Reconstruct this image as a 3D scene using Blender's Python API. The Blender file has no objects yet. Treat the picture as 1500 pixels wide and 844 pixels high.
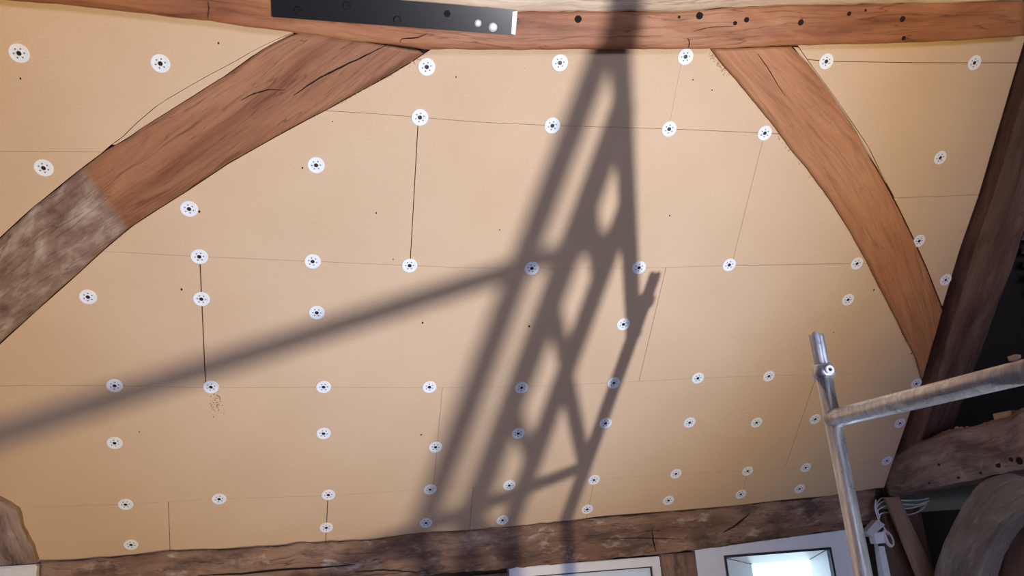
import bpy, bmesh, math, random
import numpy as np
from mathutils import Vector, Matrix, noise

random.seed(7)
sc = bpy.context.scene
C = sc.collection

# ------------------------------------------------------------------ camera, world, lights, exposure
# World frame: X along the eaves, Y outwards through the roof slope, Z up.  Roof slope 45 degrees.
MR = np.array([[0.97643419, 0.00595991, 0.21573306],
               [-0.20651332, 0.31611586, 0.92597139],
               [-0.06267793, -0.94870187, 0.30989713]])     # camera right / down / forward as columns
CAM = np.array([-0.24352751, -2.32969, 1.62223])
F = 1083.0
cd = bpy.data.cameras.new('camera'); cam = bpy.data.objects.new('camera', cd); C.objects.link(cam)
cd.sensor_width = 36.0; cd.lens = F / 1500 * 36.0; cd.clip_start = 0.02; cd.clip_end = 200
cam.matrix_world = Matrix(((MR[0, 0], -MR[0, 1], -MR[0, 2], CAM[0]),
                           (MR[1, 0], -MR[1, 1], -MR[1, 2], CAM[1]),
                           (MR[2, 0], -MR[2, 1], -MR[2, 2], CAM[2]), (0, 0, 0, 1)))
sc.camera = cam

w = bpy.data.worlds.new('overcast_sky'); sc.world = w; w.use_nodes = True
w.node_tree.nodes['Background'].inputs[0].default_value = (0.70, 0.88, 1.0, 1)
w.node_tree.nodes['Background'].inputs[1].default_value = 3.6

FZ = -0.45                                     # barn floor level
LAMP = Vector((2.039, -4.3, -0.285))          # LED work lamp standing on the barn floor: warm flood with a cooler core
def aim(o, target):
    o.rotation_euler = (Vector(target) - o.location).to_track_quat('-Z', 'Y').to_euler()
def spot_lamp(name, energy, color, size, target):
    ld = bpy.data.lights.new(name, 'SPOT'); lo = bpy.data.objects.new(name, ld); C.objects.link(lo)
    lo.location = LAMP; aim(lo, target); ld.energy = energy; ld.color = color; ld.shadow_soft_size = 0.05
    ld.spot_size = math.radians(size); ld.spot_blend = 1.0
spot_lamp('work_lamp_flood', 1113, (1.0, 0.75, 0.33), 69.0, (-0.40, -0.071, 3.121))
spot_lamp('work_lamp_core', 1060, (0.150, 0.44, 1.0), 36.7, (0.36, 0.318, 2.732))
dl = bpy.data.lights.new('added_ambient_fill', 'AREA'); do = bpy.data.objects.new('added_ambient_fill', dl); C.objects.link(do)
do.location = (-1.0, -10.7, 0.9); aim(do, (0.0, 1.0, 1.8))
dl.shape = 'RECTANGLE'; dl.size = 7.0; dl.size_y = 2.4; dl.energy = 215; dl.color = (0.60, 0.49, 1.2)  # added unseen area fill that lifts and tints the shadows; no door stands here

sc.view_settings.view_transform = 'Standard'; sc.view_settings.look = 'None'
sc.view_settings.gamma = 1.0; sc.view_settings.exposure = 0.0
sc.view_settings.use_curve_mapping = False

# ------------------------------------------------------------------ geometry helpers
c45 = math.sqrt(0.5); Z0 = 3.05
NRM = np.array([0, -c45, -c45])               # roof slope normal, into the room
UPS = np.array([0, -c45, c45])                # up the slope
def ray(x, y): return MR @ np.array([(x - 750) / F, (y - 422) / F, 1.0])
def at(x, y, d): return CAM + ray(x, y) * d
def hit(x, y, o, n):
    d = ray(x, y); return CAM + d * (((np.array(o) - CAM) @ np.array(n)) / (d @ np.array(n)))
def roof(x, y, off=0.0): return hit(x, y, np.array([0, 0, Z0]) + NRM * off, NRM)
def st(P):
    q = P - np.array([0, 0, Z0]); return q[0], UPS @ q
def rst(x, y, off=0.0): return st(roof(x, y, off))
def slope(s, t, off=0.0): return np.array([s, 0, Z0]) + UPS * t + NRM * off
def onY(x, y, Y): return hit(x, y, (0, Y, 0), (0, 1, 0))
def onX(x, y, X): return hit(x, y, (X, 0, 0), (1, 0, 0))

def link(name, me, mats, parent=None):
    o = bpy.data.objects.new(name, me); C.objects.link(o)
    for m in (mats if isinstance(mats, (list, tuple)) else [mats]):
        if m.name not in [k.name for k in me.materials]: me.materials.append(m)
    if parent is not None:
        o.parent = parent
        o.matrix_parent_inverse = parent.matrix_basis.inverted()
    return o
def from_bm(name, bm, mats, parent=None, smooth=False):
    bmesh.ops.recalc_face_normals(bm, faces=bm.faces)
    me = bpy.data.meshes.new(name); bm.to_mesh(me); bm.free()
    if smooth:
        for p in me.polygons: p.use_smooth = True
    return link(name, me, mats, parent)
def tag(o, label, cat, group=None):
    o['label'] = label; o['category'] = cat
    if group: o['group'] = group
    return o
def thing(name, loc, label, cat, group=None):
    o = bpy.data.objects.new(name, None); C.objects.link(o); o.location = loc; o.empty_display_size = 0.05
    return tag(o, label, cat, group)
def struct(o, label, cat):
    o['kind'] = 'structure'; o['label'] = label; o['category'] = cat; return o

def add_box(bm, lo, hi):
    vs = [bm.verts.new((x, y, z)) for x in (lo[0], hi[0]) for y in (lo[1], hi[1]) for z in (lo[2], hi[2])]
    for f in ((0, 1, 3, 2), (4, 6, 7, 5), (0, 4, 5, 1), (2, 3, 7, 6), (0, 2, 6, 4), (1, 5, 7, 3)):
        bm.faces.new([vs[i] for i in f])
def box(name, lo, hi, m, parent=None, bevel=0.0):
    bm = bmesh.new(); add_box(bm, lo, hi)
    if bevel: bmesh.ops.bevel(bm, geom=bm.edges[:], offset=bevel, segments=2, affect='EDGES')
    return from_bm(name, bm, m, parent)
def add_hexa(bm, P):
    """P: 4 front corners then the 4 matching back corners"""
    v = [bm.verts.new(tuple(p)) for p in P]
    for f in ((0, 1, 2, 3), (7, 6, 5, 4), (0, 4, 5, 1), (1, 5, 6, 2), (2, 6, 7, 3), (3, 7, 4, 0)):
        bm.faces.new([v[i] for i in f])
def add_tube(bm, pts, r, n=20, caps=True, inner=None):
    pts = [Vector(tuple(p)) for p in pts]; rings = []
    rr = r if isinstance(r, (list, tuple)) else [r] * len(pts)
    ref = None
    for i, p in enumerate(pts):
        d = (pts[min(i + 1, len(pts) - 1)] - pts[max(i - 1, 0)]).normalized()
        if ref is None:
            ref = Vector((0, 0, 1)) if abs(d.z) < 0.9 else Vector((1, 0, 0))
        u = (ref - d * ref.dot(d)).normalized(); v = d.cross(u); ref = u
        rings.append([bm.verts.new(p + (u * math.cos(a) + v * math.sin(a)) * rr[i]) for a in [2 * math.pi * k / n for k in range(n)]])
    for A, B in zip(rings, rings[1:]):
        for k in range(n): bm.faces.new((A[k], A[(k + 1) % n], B[(k + 1) % n], B[k]))
    if caps:
        bm.faces.new(rings[0]); bm.faces.new(rings[-1][::-1])
def tube(name, pts, r, m, parent=None, n=20, caps=True):
    bm = bmesh.new(); add_tube(bm, pts, r, n, caps)
    o = from_bm(name, bm, m, parent)
    for p in o.data.polygons: p.use_smooth = len(p.vertices) == 4
    return o

def resample(P, n):
    P = np.array([np.array(p, float) for p in P]); d = np.r_[0, np.cumsum(np.linalg.norm(np.diff(P, axis=0), axis=1))]
    x = np.linspace(0, d[-1], n)
    return np.stack([np.interp(x, d, P[:, k]) for k in range(P.shape[1])], 1)

def timber(name, A, B, nrm, depth, m, parent=None, n=70, cols=9, arris=0.006, rough=0.004, lump=0.004, seed=0.0, mat_wane=None):
    """A hewn beam: front face between the two edge lines A and B, going back by depth against nrm.
       Edges wander, arrises are worn, the face is slightly lumpy.  UV in metres (along, across)."""
    A = resample(A, n); B = resample(B, n); nrm = np.array(nrm, float)
    bm = bmesh.new(); uv = bm.loops.layers.uv.new('UVMap')
    rows = []; uvs = []; L = 0.0
    for i in range(n):
        a, b = A[i].copy(), B[i].copy()
        if i: L += np.linalg.norm((A[i] + B[i]) / 2 - (A[i - 1] + B[i - 1]) / 2)
        wdir = b - a; wid = np.linalg.norm(wdir) + 1e-9; wdir = wdir / wid
        ja = (noise.noise((L * 9, seed, 1.3)) + 0.6 * noise.noise((L * 31, seed, 7.3))) * rough
        jb = (noise.noise((L * 9, seed + 5, 3.1)) + 0.6 * noise.noise((L * 31, seed + 9, 2.2))) * rough
        a = a + wdir * ja; b = b + wdir * jb; wid = np.linalg.norm(b - a)
        ar = min(arris, wid * 0.2)
        row = [a - nrm * depth, a - nrm * ar]; us = [-depth, -ar]
        for k in range(cols):
            f = k / (cols - 1); v = ar + (wid - 2 * ar) * f
            z = (noise.noise((L * 3.1, v * 14, seed)) + 0.5 * noise.noise((L * 11, v * 40, seed + 2))) * lump
            row.append(a + wdir * v + nrm * min(z, ar * 0.5)); us.append(v)
        row += [b - nrm * ar, b - nrm * depth]; us += [wid + ar, wid + depth]
        rows.append([bm.verts.new(tuple(p)) for p in row]); uvs.append([(L, q) for q in us])
    for i in range(n - 1):
        for k in range(len(rows[0]) - 1):
            f = bm.faces.new((rows[i][k], rows[i + 1][k], rows[i + 1][k + 1], rows[i][k + 1]))
            for lp, q in zip(f.loops, (uvs[i][k], uvs[i + 1][k], uvs[i + 1][k + 1], uvs[i][k + 1])): lp[uv].uv = q
            f.smooth = 2 <= k < cols + 1
        K = len(rows[0]) - 1
        f = bm.faces.new((rows[i][K], rows[i + 1][K], rows[i + 1][0], rows[i][0]))
    for R, q in ((rows[0], uvs[0]), (rows[-1], uvs[-1])):
        f = bm.faces.new(R)
        for lp, z in zip(f.loops, q): lp[uv].uv = (z[1] * 0.1, z[1])
    return from_bm(name, bm, m, parent)

# ------------------------------------------------------------------ materials
def nm(name):
    m = bpy.data.materials.new(name); m.use_nodes = True; nt = m.node_tree
    b = nt.nodes['Principled BSDF']; return m, nt, b
def N(nt, typ, **kw):
    n = nt.nodes.new(typ)
    for k, v in kw.items():
        if k in n.inputs: n.inputs[k].default_value = v
        else: setattr(n, k, v)
    return n
def ramp(nt, src, stops):
    r = nt.nodes.new('ShaderNodeValToRGB'); el = r.color_ramp.elements
    while len(el) < len(stops): el.new(0.5)
    for e, (p, c) in zip(el, stops):
        e.position = p; e.color = (c, c, c, 1) if isinstance(c, (int, float)) else (*c, 1)
    nt.links.new(src, r.inputs[0]); return r.outputs[0]
def mix(nt, fac, a, b, mode='MIX'):
    x = nt.nodes.new('ShaderNodeMix'); x.data_type = 'RGBA'; x.blend_type = mode
    for s, v in ((0, fac), (6, a), (7, b)):
        if isinstance(v, bpy.types.NodeSocket): nt.links.new(v, x.inputs[s])
        elif s == 0: x.inputs[0].default_value = v
        else: x.inputs[s].default_value = (*v, 1)
    return x.outputs[2]
def math_(nt, op, a, b):
    x = nt.nodes.new('ShaderNodeMath'); x.operation = op
    for i, v in enumerate((a, b)):
        if isinstance(v, bpy.types.NodeSocket): nt.links.new(v, x.inputs[i])
        else: x.inputs[i].default_value = v
    return x.outputs[0]
def mapped(nt, vec, scale, loc=(0, 0, 0)):
    mp = N(nt, 'ShaderNodeMapping'); mp.inputs['Scale'].default_value = scale; mp.inputs['Location'].default_value = loc
    nt.links.new(vec, mp.inputs[0]); return mp.outputs[0]
def noi(nt, vec, scale=1.0, detail=6, rough=0.6, dist=0.0):
    n = N(nt, 'ShaderNodeTexNoise', Scale=scale, Detail=detail, Roughness=rough, Distortion=dist)
    nt.links.new(vec, n.inputs['Vector']); return n.outputs[0]
def bump(nt, b, h, strength=0.3, dist=0.004):
    n = N(nt, 'ShaderNodeBump', Strength=strength, Distance=dist); nt.links.new(h, n.inputs['Height'])
    nt.links.new(n.outputs[0], b.inputs['Normal'])

def wood(name, dark, mid, light, pale=None, pale_amt=0.0, off=0.0, crack=0.5, rough=0.62, dirt=None, dirt_amt=0.0, weather_u=None, weather=None):
    m, nt, b = nm(name)
    uvn = N(nt, 'ShaderNodeUVMap'); uvn.uv_map = 'UVMap'; uv = uvn.outputs[0]
    grain = noi(nt, mapped(nt, uv, (4, 60, 1), (off, off * 3, 0)), 1.0, 8, 0.65, 0.6)
    big = noi(nt, mapped(nt, uv, (1.6, 7, 1), (off * 2, off, 0)), 1.0, 5, 0.6, 0.8)
    blot = noi(nt, mapped(nt, uv, (7, 13, 1), (off, 5, 0)), 1.0, 6, 0.65, 0.3)
    col = ramp(nt, big, [(0.28, dark), (0.48, mid), (0.72, light)])
    g = ramp(nt, grain, [(0.3, 0.55), (0.5, 1.0), (0.7, 1.12)])
    col = mix(nt, 0.75, col, g, 'MULTIPLY')
    if weather_u is not None:
        sx = N(nt, 'ShaderNodeSeparateXYZ'); nt.links.new(uv, sx.inputs[0])
        e = math_(nt, 'ADD', sx.outputs[0], math_(nt, 'MULTIPLY', math_(nt, 'SUBTRACT', blot, 0.5), 0.10))
        e = math_(nt, 'ADD', e, math_(nt, 'MULTIPLY', sx.outputs[1], -0.10))
        k = ramp(nt, math_(nt, 'ADD', math_(nt, 'MULTIPLY', math_(nt, 'SUBTRACT', e, weather_u), 14.0), 0.5), [(0.25, 1.0), (0.75, 0.0)])
        wcol = ramp(nt, blot, [(0.3, weather[0]), (0.5, weather[1]), (0.68, weather[2])])
        wcol = mix(nt, 0.5, wcol, g, 'MULTIPLY')
        col = mix(nt, k, col, wcol)
    if pale:
        k = ramp(nt, blot, [(0.55, 0.0), (0.68, 1.0)])
        col = mix(nt, math_(nt, 'MULTIPLY', k, pale_amt), col, pale)
    if dirt:
        d = noi(nt, mapped(nt, uv, (3.2, 8, 1), (off + 9, 2, 0)), 1.0, 6, 0.7)
        col = mix(nt, math_(nt, 'MULTIPLY', ramp(nt, d, [(0.48, 0.0), (0.62, 1.0)]), dirt_amt), col, dirt)
    cr = noi(nt, mapped(nt, uv, (1.3, 22, 1), (off, 1, 0)), 1.0, 3, 0.5, 0.4)
    k = ramp(nt, math_(nt, 'ABSOLUTE', math_(nt, 'SUBTRACT', cr, 0.45), 0), [(0.0, 1.0), (0.012, 0.0)])
    col = mix(nt, math_(nt, 'MULTIPLY', k, crack), col, tuple(x * 0.25 for x in dark))
    # worm holes
    vo = N(nt, 'ShaderNodeTexVoronoi', Scale=1.0); nt.links.new(mapped(nt, uv, (38, 38, 1), (off, 0, 0)), vo.inputs['Vector'])
    k = ramp(nt, vo.outputs['Distance'], [(0.035, 1.0), (0.06, 0.0)])
    col = mix(nt, math_(nt, 'MULTIPLY', k, 0.6), col, (0.02, 0.012, 0.01))
    nt.links.new(col, b.inputs['Base Color']); b.inputs['Roughness'].default_value = rough
    b.inputs['Specular IOR Level'].default_value = 0.3
    h = math_(nt, 'ADD', grain, math_(nt, 'MULTIPLY', blot, 0.8)); bump(nt, b, h, 0.45, 0.006)
    return m
def plain(name, col, rough=0.6, metal=0.0, vary=0.12, scale=30, bumpy=0.0, spec=0.4):
    m, nt, b = nm(name)
    tc = N(nt, 'ShaderNodeTexCoord'); n = noi(nt, tc.outputs['Object'], scale, 5, 0.6)
    c = mix(nt, 1.0, col, ramp(nt, n, [(0.3, 1 - vary), (0.7, 1 + vary * 0.3)]), 'MULTIPLY')
    nt.links.new(c, b.inputs['Base Color']); b.inputs['Roughness'].default_value = rough; b.inputs['Metallic'].default_value = metal
    b.inputs['Specular IOR Level'].default_value = spec
    if bumpy: bump(nt, b, n, bumpy, 0.004)
    return m

M = {}
M['purlin'] = wood('oak_cleaned_purlin', (0.20, 0.062, 0.028), (0.36, 0.14, 0.06), (0.50, 0.24, 0.115), off=1.0, crack=0.6, rough=0.5)
M['brace_l'] = wood('oak_half_cleaned', (0.19, 0.07, 0.035), (0.32, 0.135, 0.065), (0.42, 0.20, 0.10), off=2.3, crack=0.5, rough=0.5,
                    weather_u=0.78, weather=((0.15, 0.085, 0.06), (0.29, 0.185, 0.13), (0.50, 0.39, 0.29)))
M['brace_r'] = wood('oak_cleaned_brace', (0.33, 0.13, 0.055), (0.44, 0.19, 0.085), (0.53, 0.255, 0.125), off=4.1, crack=0.25, rough=0.5)
M['wane'] = wood('oak_weathered_wane', (0.34, 0.22, 0.13), (0.58, 0.42, 0.28), (0.78, 0.64, 0.48), off=6.0, crack=0.5, rough=0.8)
M['plate'] = wood('oak_wall_plate', (0.13, 0.068, 0.045), (0.25, 0.145, 0.095), (0.37, 0.24, 0.16), pale=(0.56, 0.47, 0.39), pale_amt=0.8, off=8.0,
                  crack=0.8, rough=0.8, dirt=(0.075, 0.048, 0.042), dirt_amt=0.85)
M['rafter'] = wood('oak_dark_rafter', (0.07, 0.036, 0.024), (0.15, 0.080, 0.054), (0.26, 0.15, 0.105), off=11.0, crack=0.5, rough=0.65)
M['tie'] = wood('oak_grey_tie_beam', (0.16, 0.10, 0.085), (0.30, 0.20, 0.17), (0.42, 0.31, 0.27), pale=(0.52, 0.45, 0.42), pale_amt=0.5, off=14.0,
                crack=0.5, rough=0.75, dirt=(0.07, 0.045, 0.042), dirt_amt=0.6)
M['old'] = wood('oak_grey_old', (0.12, 0.085, 0.075), (0.235, 0.18, 0.155), (0.34, 0.275, 0.245), pale=(0.48, 0.43, 0.40), pale_amt=0.45, off=17.0, crack=0.5, rough=0.8)
M['batten'] = wood('sawn_batten', (0.20, 0.12, 0.08), (0.32, 0.20, 0.13), (0.42, 0.28, 0.19), off=19.0, crack=0.3, rough=0.8)

# wood-fibre insulation board
m, nt, b = nm('wood_fibre_board')
tc = N(nt, 'ShaderNodeTexCoord'); ob = tc.outputs['Object']
base = ramp(nt, noi(nt, ob, 2.2, 4, 0.55), [(0.3, (0.64, 0.445, 0.277)), (0.7, (0.69, 0.488, 0.314))])
fine = ramp(nt, noi(nt, ob, 160, 4, 0.7), [(0.3, 0.93), (0.7, 1.05)])
col = mix(nt, 1.0, base, fine, 'MULTIPLY')
fib = N(nt, 'ShaderNodeTexVoronoi', Scale=1.0); nt.links.new(mapped(nt, ob, (42, 60, 60)), fib.inputs['Vector'])
sel = noi(nt, ob, 9.0, 2, 0.5)
k = math_(nt, 'MULTIPLY', ramp(nt, fib.outputs['Distance'], [(0.05, 1.0), (0.09, 0.0)]), ramp(nt, sel, [(0.5, 0.0), (0.6, 1.0)]))
col = mix(nt, math_(nt, 'MULTIPLY', k, 0.45), col, (0.85, 0.70, 0.50))
fib2 = N(nt, 'ShaderNodeTexVoronoi', Scale=1.0); nt.links.new(mapped(nt, ob, (16, 16, 16), (3, 1, 2)), fib2.inputs['Vector'])
k = ramp(nt, fib2.outputs['Distance'], [(0.02, 1.0), (0.035, 0.0)])
col = mix(nt, math_(nt, 'MULTIPLY', k, 0.5), col, (0.30, 0.17, 0.09))
nt.links.new(col, b.inputs['Base Color']); b.inputs['Roughness'].default_value = 0.9; b.inputs['Specular IOR Level'].default_value = 0.1
bump(nt, b, noi(nt, ob, 220, 3, 0.6), 0.12, 0.002)
M['board'] = m

M['white_plastic'] = plain('white_washer_plastic', (0.86, 0.87, 0.88), 0.45, vary=0.04)
M['grey_hole'] = plain('washer_hole_shadow_grey', (0.20, 0.22, 0.26), 0.7)
M['screw'] = plain('dark_screw_steel', (0.05, 0.05, 0.055), 0.4, metal=0.6)
M['void'] = plain('shade_toned_timber', (0.030, 0.020, 0.016), 0.9)  # near black: shade of the unlit next bay put into the timber colour
M['hole'] = plain('peg_hole_dark', (0.012, 0.008, 0.007), 0.95)
M['gapdark'] = plain('dark_backing', (0.09, 0.045, 0.025), 0.95)
M['blackplate'] = plain('black_painted_steel', (0.010, 0.011, 0.014), 0.22, vary=0.1, scale=60, spec=0.75)
M['bare_steel'] = plain('bright_zinc', (0.80, 0.80, 0.80), 0.45, metal=0.3, vary=0.2, scale=80)
M['white_frame'] = plain('white_window_paint', (0.80, 0.81, 0.84), 0.4, vary=0.05)
m, nt, b = nm('milky_protective_film')
b.inputs['Base Color'].default_value = (0.80, 0.82, 0.85, 1); b.inputs['Roughness'].default_value = 0.3
tl_ = N(nt, 'ShaderNodeBsdfTranslucent'); tl_.inputs[0].default_value = (0.55, 0.60, 0.66, 1); mx = N(nt, 'ShaderNodeMixShader'); mx.inputs[0].default_value = 0.32
nt.links.new(b.outputs[0], mx.inputs[1]); nt.links.new(tl_.outputs[0], mx.inputs[2]); nt.links.new(mx.outputs[0], nt.nodes['Material Output'].inputs[0])
M['film'] = m
M['gasket'] = plain('black_gasket', (0.02, 0.02, 0.025), 0.5)
M['plaster'] = plain('grey_lime_plaster', (0.42, 0.38, 0.33), 0.9, vary=0.2, scale=6)
M['limewash'] = plain('white_limewash', (0.75, 0.74, 0.72), 0.9, vary=0.1, scale=20)
M['barn'] = plain('barn_dark_boards', (0.10, 0.075, 0.06), 0.9, vary=0.3, scale=4)
M['floor'] = plain('dusty_concrete_floor', (0.20, 0.185, 0.17), 0.9, vary=0.3, scale=2)
M['cable'] = plain('white_cable_sheath', (0.74, 0.74, 0.73), 0.4, vary=0.05)
M['boxgrey'] = plain('pale_grey_plastic', (0.55, 0.57, 0.58), 0.45, vary=0.08)
M['chip'] = plain('pale_wood_chip', (0.62, 0.45, 0.27), 0.85, vary=0.25, scale=60)
M['rustdust'] = plain('rust_coloured_dust', (0.42, 0.17, 0.07), 0.95, vary=0.3, scale=200)

m, nt, b = nm('galvanised_steel')
tc = N(nt, 'ShaderNodeTexCoord'); ob = tc.outputs['Object']
n1 = noi(nt, mapped(nt, ob, (60, 60, 9)), 1.0, 6, 0.7, 0.5); n2 = noi(nt, ob, 24, 5, 0.65)
nt.links.new(ramp(nt, n1, [(0.3, (0.50, 0.51, 0.54)), (0.52, (0.72, 0.73, 0.76)), (0.68, (0.92, 0.93, 0.95))]), b.inputs['Base Color'])
b.inputs['Metallic'].default_value = 0.85
nt.links.new(ramp(nt, n2, [(0.3, 0.22), (0.7, 0.5)]), b.inputs['Roughness']); bump(nt, b, n1, 0.25, 0.002)
M['galv'] = m
m, nt, b = nm('window_glass')
b.inputs['Base Color'].default_value = (0.93, 0.98, 1, 1); b.inputs['Roughness'].default_value = 0.0
b.inputs['Transmission Weight'].default_value = 1.0; b.inputs['IOR'].default_value = 1.08
M['glass'] = m

# ------------------------------------------------------------------ the barn around
fl = struct(box('floor', (-6, -11, FZ - .2), (6, 2.0, FZ), M['floor']), 'dusty grey concrete barn floor', 'floor')
RX0, RX1 = -6.0, 6.0
def slab(name, pts, nrm, th, m):
    bm = bmesh.new(); nrm = np.array(nrm); add_hexa(bm, [np.array(p) for p in pts] + [np.array(p) - nrm * th for p in pts])
    return from_bm(name, bm, m)
tr = 6.8
ce = struct(slab('ceiling', [slope(-6, -2.16, -0.045), slope(2.66, -2.16, -0.045), slope(2.66, tr, -0.045), slope(-6, tr, -0.045)], NRM, 0.1, M['gapdark']),
            'sloping roof underside lined with wood fibre insulation boards', 'ceiling')
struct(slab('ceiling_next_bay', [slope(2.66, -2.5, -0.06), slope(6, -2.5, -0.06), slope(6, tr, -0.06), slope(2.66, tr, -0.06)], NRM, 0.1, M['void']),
       'bare roof underside beyond the principal rafter, coloured dark as unlit', 'ceiling')
yr = -tr * c45; zr = Z0 + tr * c45
struct(slab('ceiling_back_slope', [(-6, yr, zr), (6, yr, zr), (6, -11, 1.65), (-6, -11, 1.65)], (0, 0.7, -0.7), 0.1, M['barn']),
       'far dark roof slope of the barn', 'ceiling')
for nme, x in (('wall_left', -6.0), ('wall_right', 6.0)):
    bm = bmesh.new(); prof = [(-11, FZ), (1.5, FZ), (1.5, 1.6), (yr, zr), (-11, 1.65)]
    a = [bm.verts.new((x, p[0], p[1])) for p in prof]; e = [bm.verts.new((x + (0.1 if x > 0 else -0.1), p[0], p[1])) for p in prof]
    bm.faces.new(a); bm.faces.new(e[::-1])
    for i in range(5): bm.faces.new((a[i], a[(i + 1) % 5], e[(i + 1) % 5], e[i]))
    struct(from_bm(nme, bm, M['barn']), 'dark boarded gable wall of the barn', 'wall')

# ------------------------------------------------------------------ curves on the roof slope
def s_of_t(px, off=0.0, ds=0.0):
    p = sorted([rst(x, y, off)[::-1] for x, y in px]); T = np.array([q[0] for q in p]); S = np.array([q[1] for q in p])
    def f(t):
        if t < T[0]: return S[0] + (S[1] - S[0]) / (T[1] - T[0]) * (t - T[0]) + ds
        if t > T[-1]: return S[-1] + (S[-1] - S[-2]) / (T[-1] - T[-2]) * (t - T[-1]) + ds
        return float(np.interp(t, T, S)) + ds
    return f
def t_of_s(px, off=0.0, dt=0.0):
    p = sorted([rst(x, y, off) for x, y in px]); S = np.array([q[0] for q in p]); T = np.array([q[1] for q in p])
    return lambda s: float(np.interp(s, S, T)) + dt

BL_UP = [(0, 350), (40, 313), (80, 280), (117, 250), (150, 225), (187, 203), (233, 173), (290, 137), (333, 110), (370, 83), (403, 63), (433, 49)]
BL_LO = [(0, 503), (50, 457), (100, 413), (150, 367), (190, 333), (233, 305), (273, 280), (333, 240), (400, 202), (450, 175), (483, 158), (530, 132), (567, 112), (603, 90), (624, 76)]
BR_L = [(1043, 72), (1063, 98), (1080, 117), (1110, 153), (1137, 187), (1167, 227), (1193, 260), (1210, 281), (1250, 345), (1275, 391), (1296, 432), (1316, 472), (1329, 498), (1343, 527), (1351, 556)]
BR_R = [(1160, 68), (1187, 97), (1217, 137), (1247, 182), (1267, 217), (1290, 257), (1314, 301), (1335, 344), (1357, 393), (1374, 436), (1381, 454)]
KERF_L = [(158, 216), (178, 203), (200, 181), (233, 153), (270, 131), (305, 111), (345, 90), (372, 74), (405, 58), (433, 47)]
KERF_R = [(1167, 66), (1190, 99), (1225, 147), (1250, 183), (1272, 216), (1292, 258), (1302, 281)]
HB = 0.016            # braces stand this far proud of the boards
HP = 0.045            # purlin
PUR_LO = [(-80, -8), (33, 3), (123, 10), (187, 18), (250, 25), (300, 31), (367, 40), (433, 48), (520, 60), (610, 70), (630, 73), (800, 73), (1040, 72), (1160, 67), (1300, 64), (1400, 60), (1500, 53)]
PUR_UP = [(-80, -70), (300, -32), (577, 0), (760, 18), (830, 17), (990, 18), (1097, 10), (1150, 8), (1267, 7), (1367, 5), (1500, 0)]
ROWS = {0: [(490, 163), (555, 167), (614, 172), (700, 179), (809, 184), (980, 189), (1050, 192), (1120, 195)],
        1: [(170, 369), (292, 376), (458, 383), (600, 389), (700, 393), (779, 393), (900, 393), (936, 393), (1068, 389), (1160, 388), (1255, 386)],
        2: [(20, 565), (168, 565), (260, 567), (310, 568), (474, 567), (630, 568), (764, 567), (899, 561), (1022, 554), (1127, 550), (1180, 549), (1342, 545)],
        3: [(40, 743), (184, 739), (322, 731), (481, 726), (630, 717), (746, 712), (870, 703), (990, 694), (1095, 690), (1180, 685), (1299, 675)]}
PLATE_UP = [(-60, 833), (60, 824), (150, 818), (250, 808), (370, 803), (480, 795), (540, 792), (600, 783), (690, 777), (750, 772), (830, 764), (880, 757), (1000, 748), (1080, 741), (1150, 733), (1215, 727), (1283, 716)]
row = {k: t_of_s(v) for k, v in ROWS.items()}
purlin_t = t_of_s(PUR_LO, HP, -0.001)
plate_t = t_of_s(PLATE_UP, 0.0, 0.004)
GAP = 0.0045
fl_up, fl_lo = s_of_t(BL_UP, 0, -GAP), s_of_t(BL_LO, 0, GAP)
fr_l, fr_r = s_of_t(BR_L, 0, -GAP), s_of_t(BR_R, 0, GAP)
kl, kr = s_of_t(KERF_L), s_of_t(KERF_R)
RAF_L = [(1520, 0), (1497, 75), (1466, 180), (1435, 285), (1407, 365), (1380, 454), (1351, 556), (1325, 630), (1300, 702), (1288, 740)]
raf = s_of_t(RAF_L, 0.0, -GAP)
LEFT = -1.75
def jointf(pa, pb):
    return s_of_t([pa, pb])
def cl(v): return lambda t: v
left_mid = lambda t: max(fl_lo(t), LEFT) if t > -1.2 else LEFT
right_mid = lambda t: min(fr_l(t), raf(t)) if t > -1.3 else raf(t)

def solve(fs, ft, t):
    for _ in range(60):
        s = fs(t); t = 0.5 * t + 0.5 * ft(s)
    return s, t
def board(fL, fR, T, B, g=(0.0006,) * 4, t_mid=None, name='insulation_board', n=16, th=0.035):
    """one board between left/right limits s(t) and top/bottom limits t(s); g = opened joint at left, right, top, bottom"""
    fl = lambda t: fL(t) + g[0]; fr = lambda t: fR(t) - g[1]; tt = lambda s: T(s) - g[2]; bb = lambda s: B(s) + g[3]
    t0 = t_mid if t_mid is not None else 0.0
    TL, TR = solve(fl, tt, t0), solve(fr, tt, t0); BL, BR = solve(fl, bb, t0), solve(fr, bb, t0)
    P = []
    for i in range(n): s = BL[0] + (BR[0] - BL[0]) * i / n; P.append((s, bb(s)))
    for i in range(n): t = BR[1] + (TR[1] - BR[1]) * i / n; P.append((fr(t), t))
    for i in range(n): s = TR[0] + (TL[0] - TR[0]) * i / n; P.append((s, tt(s)))
    for i in range(n): t = TL[1] + (BL[1] - TL[1]) * i / n; P.append((fl(t), t))
    return poly_board(P, name, th)
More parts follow.
